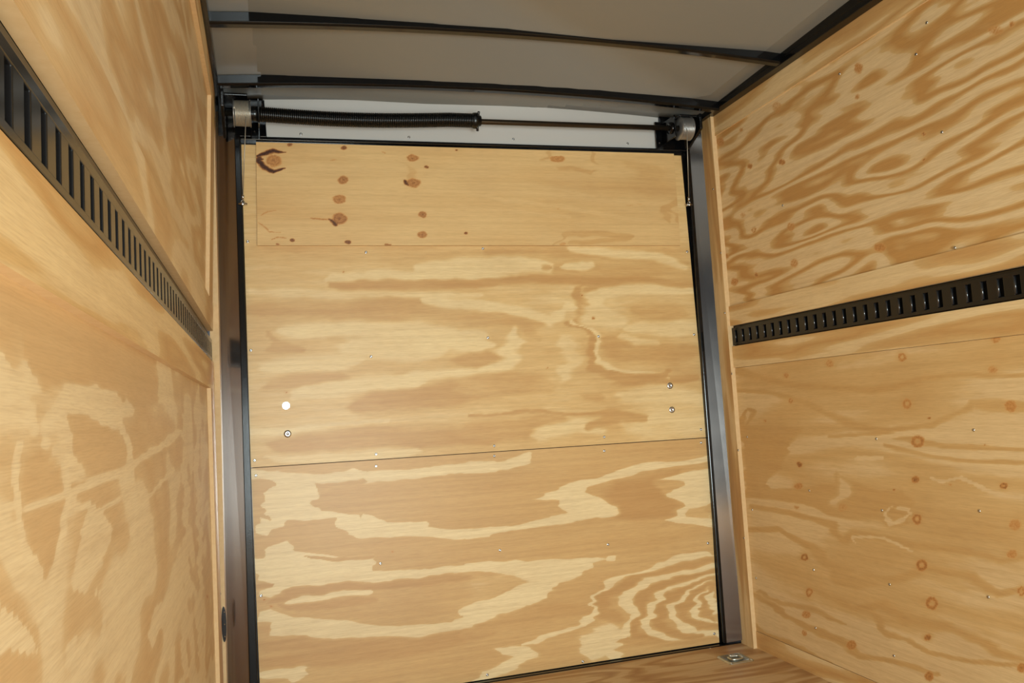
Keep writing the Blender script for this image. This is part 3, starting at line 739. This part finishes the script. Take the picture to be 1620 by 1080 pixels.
o = rr.build('trim_6', M_BLACK, None, 0.002); tag(o, 'black top rail along the left wall under the roof', 'top rail', kind='structure')

# ================================================================== TIE-DOWN TRACKS
def track(side, z0, z1, f0, f1, s0, s1, yA, yB, phase, label):
    """hat-section rail: flanges deep in the slot between strips, raised face with upright slots"""
    if side > 0: X = lambda d: XA+d; sg = 1
    else: X = lambda d: -0.170-d; sg = -1
    root = empty('tie_down_track', (X(0.02), yB, z0)); tag(root, label, 'tie-down track', 'slotted black tie-down tracks')
    mb = MB()
    def bx(d0, d1, ya, yb, za, zb): 
        a, b = sorted((X(d0), X(d1))); mb.box(a, b, ya, yb, za, zb)
    dF, dB = 0.004, 0.020
    bx(dB-0.003, dB, yA, yB, z0+0.0005, z1-0.0005)                 # back flange and web
    bx(dF, dB, yA, yB, s1, f1)                                       # top band of the raised face
    bx(dF, dB, yA, yB, f0, s0)
    P, Wd = 0.0508, 0.019
    k0 = int(math.floor((yA-phase)/P)); edges = []
    y = yA; k = k0
    slots = []
    while True:
        far = phase + k*P; near = far-Wd
        k += 1
        if near < yA+0.01: continue
        if far > yB-0.012: break
        slots.append((near, far))
    for (n_, f_) in slots:
        bx(dF+0.0003, dB-0.003, y, n_, s0-0.004, s1+0.004); y = f_
    bx(dF+0.0003, dB-0.003, y, yB, s0-0.004, s1+0.004)
    mb.build('slotted_rail', M_TRACK, root, 0.0026, 3)
    if side > 0:  # round lips added to the far slot edges to catch bright lines of light
        for (n_, f_) in slots:
            if f_ < 1.0: continue
            lp = MB(); lp.tube([(X(dF+0.0030), f_-0.0012, s0+0.002), (X(dF+0.0030), f_-0.0012, s1-0.002)], 0.0030, 12)
            lp.build('slot_glint_lip', M_LIP, root)
    ins = MB(); a, b = sorted((X(dB-0.0032), X(dB-0.0031)))
    ins.box(a, b, yA+0.005, yB-0.005, s0+0.001, s1-0.001); ins.build('slot_shade_sheet', M_TRACKIN, root)  # blacker sheet over the web, standing in for shade inside the slots
    return root, X
tr, XR = track(1, 1.203, 1.285, 1.206, 1.277, 1.217, 1.266, -0.3, 2.984, 1.644, 'black slotted tie-down track set in the right plywood wall')
tl, XL = track(-1, 1.2215, 1.329, 1.2275, 1.300, 1.237, 1.286, -0.3, 2.995, 0.985, 'black slotted tie-down track set in the left plywood wall')

# ================================================================== DOOR SPRING
YS = 3.0
P = lambda x, y, Y=YS: Vector(at(x, y, 1, Y))
cL, cR = P(383, 179.5), P(1083, 203.5)
axis = (cR-cL).normalized()
sp = empty('ramp_door_spring', (0.84, YS, 2.11)); tag(sp, 'black coil spring on a steel shaft with cable drums above the ramp door', 'door spring')
def on(x):  # point of the shaft at world x
    return cL + axis*((x-cL.x)/axis.x)
mb = MB(); mb.tube([on(-0.11), on(0.8), on(1.75)], 0.0105, 20); mb.build('shaft', M_SHAFT, sp)
# coil: touching turns, sagging a little between its ends
xa, xb = P(402, 179).x, P(752, 190).x
def coil_c(x):
    c = on(x); t = (x-xa)/(xb-xa)
    c.z += -0.011*math.sin(math.pi*min(1, t*1.15)) + 0.003*t
    return c
turns = 118; n = turns*12; pts = []
for i in range(n+1):
    t = i/n; x = xa+(xb-xa)*t; a = 2*math.pi*turns*t; R = 0.0245
    if t < 0.02: R = 0.0205 + 0.004*t/0.02
    c = coil_c(x)
    pts.append((c.x, c.y+R*math.cos(a), c.z+R*math.sin(a)))
mb = MB(); mb.tube(pts, 0.0033, 6); 
core = [coil_c(xa+(xb-xa)*i/30) for i in range(31)]
coil = mb.build('torsion_spring', M_SPRING, sp)
mb = MB(); mb.tube(core, 0.0222, 20); mb.build('spring_core', M_SPRING, coil)
# end cone with set bolts at the free end
mb = MB(); e = coil_c(xb); mb.lathe(e, axis, [(-0.018, 0.024), (-0.008, 0.030), (0.004, 0.031), (0.006, 0.022), (0.020, 0.020), (0.022, 0.011)], 24)
cone = mb.build('winding_cone', M_SPRING, sp)
for a in (0.6, 2.4, 4.9):
    d = Vector((0, math.cos(a), math.sin(a))); c = e+axis*0.008
    b = MB(); b.lathe(c+d*0.018, d, [(0, 0.005), (0.020, 0.005), (0.021, 0.0035), (0.021, 0)], 6); b.build('set_bolt', M_SPRING, cone)
mb = MB(); e = on(xa-0.005); mb.lathe(e, axis, [(-0.03, 0.011), (-0.03, 0.019), (-0.01, 0.020), (0.0, 0.0265), (0.016, 0.0265), (0.02, 0.022)], 24)
mb.build('winding_cone', M_SPRING, sp)
def drum(x0, x1, hub_out, cable_px, end_px, mat_wrap, yend):
    c0, c1 = on(x0), on(x1)
    R = 0.045; L = (c1-c0).length
    mb = MB(); mb.lathe(c0, axis, [(0, 0.012), (0, R+0.0035), (0.003, R+0.0035), (0.004, R-0.004), (L-0.004, R-0.004), (L-0.003, R+0.0035), (L, R+0.0035), (L, 0.012)], 48)
    d = mb.build('cable_drum', M_DRUM, sp)
    wp = []; T = int(L/0.0042)
    for i in range(T*28+1):
        t = i/(T*28); a = 2*math.pi*T*t; c = c0+axis*(0.005+(L-0.010)*t)
        wp.append((c.x, c.y-(R-0.0015)*math.cos(a), c.z+(R-0.0015)*math.sin(a)))
    mb = MB(); mb.tube(wp, 0.0021, 6); mb.build('wound_cable', mat_wrap, d)
    a = P(*cable_px, YS-0.044); b = P(*end_px, yend)
    mb = MB(); mb.tube([a, a+(b-a)*0.5, b], 0.0016, 8); cb = mb.build('lift_cable', M_CABLE, sp)
    dr = (b-a).normalized()
    mb = MB(); mb.tube([b-dr*0.022, b-dr*0.004], 0.0042, 10); mb.build('crimp_sleeve', M_STEEL, cb)
    mb = MB(); mb.tube([b+dr*0.006+Vector((0.006*math.cos(k), 0, 0.009*math.sin(k))) for k in np.linspace(0, 2*math.pi, 17)], 0.0018, 6, caps=False); mb.build('cable_eye', M_STEEL, cb)
    q = b+dr*0.010
    mb = MB(); mb.lathe(q+Vector((0, 0.02, 0)), (0, -1, 0), [(0, 0.0035), (0.022, 0.0035), (0.022, 0.0075), (0.027, 0.0075), (0.028, 0.003), (0.028, 0)], 6)
    mb.lathe(q, (1, 0, 0), [(-0.014, 0), (-0.014, 0.004), (0.016, 0.004), (0.016, 0)], 8)
    mb.build('anchor_bolt', M_STEEL, cb)
    return d
drum(P(369, 179).x, P(397, 180).x, 0, (389, 185), (384, 318), M_CABLE, 3.072)
drum(P(1073, 203).x, P(1091, 203).x, 0, (1086.5, 203), (1090, 320), M_DRUM, 3.072)
# bearing brackets
def bracket(x, px_a, px_b, ytop, ybot):
    mb = MB()
    c = on(x)
    mb.box(x-0.003, x+0.003, YS-0.035, YD-0.013, c.z-0.045, c.z+0.045)
    mb.box(x-0.03, x+0.003, YD-0.018, YD-0.0125, c.z-0.06, c.z+0.055)
    br = mb.build('bearing_bracket', M_BLACK, sp, 0.0015)
    m2 = MB(); m2.lathe(c, axis, [(-0.010, 0.0115), (-0.010, 0.024), (0.010, 0.024), (0.010, 0.0115)], 24); m2.build('bearing', M_BLACK, br)
    for dz in (-0.035, 0.035):
        b = MB(); b.lathe((x-0.016, YD-0.0178, c.z+dz), (0, -1, 0), [(0, 0.007), (0.006, 0.007), (0.0062, 0)], 6); b.build('bracket_bolt', M_BLACK, br)
bracket(P(409, 180).x, 0, 0, 0, 0)
bracket(P(1062, 202).x, 0, 0, 0, 0)
# black gusset in the upper left corner, carrying the shaft's end
gs = MB(); z = cL.z
gs.hexa([(-0.118, 2.93, 2.163), (-0.118, 2.93, 2.10), (-0.118, 3.07, 2.03), (-0.118, 3.07, 2.163)], [(-0.108, 2.93, 2.163), (-0.108, 2.93, 2.10), (-0.108, 3.07, 2.03), (-0.108, 3.07, 2.163)])
gs.box(-0.108, -0.03, 2.97, 3.06, 2.155, 2.163)
gs.build('end_gusset', M_SPRING, sp, 0.002)
gs = MB(); gs.hexa([(1.738, 2.95, 2.163), (1.738, 2.95, 2.10), (1.738, 3.07, 2.05), (1.738, 3.07, 2.163)], [(1.75, 2.95, 2.163), (1.75, 2.95, 2.10), (1.75, 3.07, 2.05), (1.75, 3.07, 2.163)])
gs.box(1.66, 1.738, 2.97, 3.06, 2.155, 2.163)
gs.build('end_gusset', M_SPRING, sp, 0.002)

# ================================================================== FLOOR RING AND WALL SLOT
dc = Vector((1.68, 2.906, 0.0))
dr = empty('floor_tie_down_ring', dc); tag(dr, 'chrome recessed tie-down ring in the floor by the right corner', 'tie-down ring')
hw = 0.053; mb = MB(); N = 24
# pan: flange with rounded corners stepping down into a dished square well
def rsq(h, r, z, n=6):
    out = []
    for cx, cy, a0 in ((h-r, h-r, 0), (-h+r, h-r, 90), (-h+r, -h+r, 180), (h-r, -h+r, 270)):
        for i in range(n+1):
            a = math.radians(a0+90*i/n); out.append((dc.x+cx+r*math.cos(a), dc.y+cy+r*math.sin(a), z))
    return out
rings = [rsq(hw, .012, 0.0005), rsq(hw-.001, .012, 0.0035), rsq(hw-.014, .012, 0.004), rsq(hw-.017, .012, 0.0018), rsq(hw-.020, .014, 0.0012), rsq(0.012, .011, 0.0010)]
V = sum(rings, []); m = len(rings[0]); Fc = []
for i in range(len(rings)-1):
    for k in range(m): Fc.append((i*m+k, i*m+(k+1) % m, (i+1)*m+(k+1) % m, (i+1)*m+k))
Fc.append(tuple((len(rings)-1)*m+k for k in range(m)))
mb.add([(v[0], v[1], v[2]+0.011 if False else v[2]) for v in V], Fc, 0, True)
pan = mb.build('base_pan', M_CHROME, dr)
mb = MB(); pp = []
for k in range(33):
    a = 2*math.pi*k/32; rx, ry = 0.026, 0.021
    pp.append((dc.x+rx*math.copysign(abs(math.cos(a))**0.7, math.cos(a)), dc.y-0.002+ry*math.copysign(abs(math.sin(a))**0.7, math.sin(a)), 0.006))
mb.tube(pp, 0.0042, 10, caps=False); mb.build('ring', M_CHROME, dr)
mb = MB(); mb.hexa([(dc.x-.012, dc.y+.014, .002), (dc.x+.012, dc.y+.014, .002), (dc.x+.012, dc.y+.030, .002), (dc.x-.012, dc.y+.030, .002)], [(dc.x-.012, dc.y+.016, .012), (dc.x+.012, dc.y+.016, .012), (dc.x+.012, dc.y+.028, .012), (dc.x-.012, dc.y+.028, .012)])
mb.build('ring_bracket', M_CHROME, dr, 0.002)
for sx in (-1, 1):
    for sy in (-1, 1):
        b = MB(); b.lathe((dc.x+sx*.044, dc.y+sy*.044, .003), (0, 0, 1), [(0, .0052), (.002, .0048), (.0032, .003), (.0035, 0)], 16); b.build('bolt', M_CHROME, dr)

p0 = np.array(at(354.5, 987, 1, 3.0035)); hx, hz = 0.0075, 0.058
mb = MB(); V = []; Nn = 28
for dy in (-0.0035, 0.0):
    for k in range(Nn):
        a = 2*math.pi*k/Nn; V.append((p0[0]+hx*math.cos(a), 3.004+dy, p0[2]+hz*math.copysign(abs(math.sin(a))**0.8, math.sin(a))))
mb.add(V, [tuple(range(Nn))]+[(k, (k+1) % Nn, Nn+(k+1) % Nn, Nn+k) for k in range(Nn)])
ov = mb.build('slot_plate', M_TRACK); tag(ov, 'small black oval plate low on the left wall edge beside the aluminium post', 'plate')
for dz in (-0.04, 0.0, 0.04):
    b = MB(); b.lathe((p0[0]+0.001, 3.0006, p0[2]+dz), (0, -1, 0), [(0, .003), (.0015, .0025), (.002, 0)], 10); b.build('screw', M_STEEL, ov)
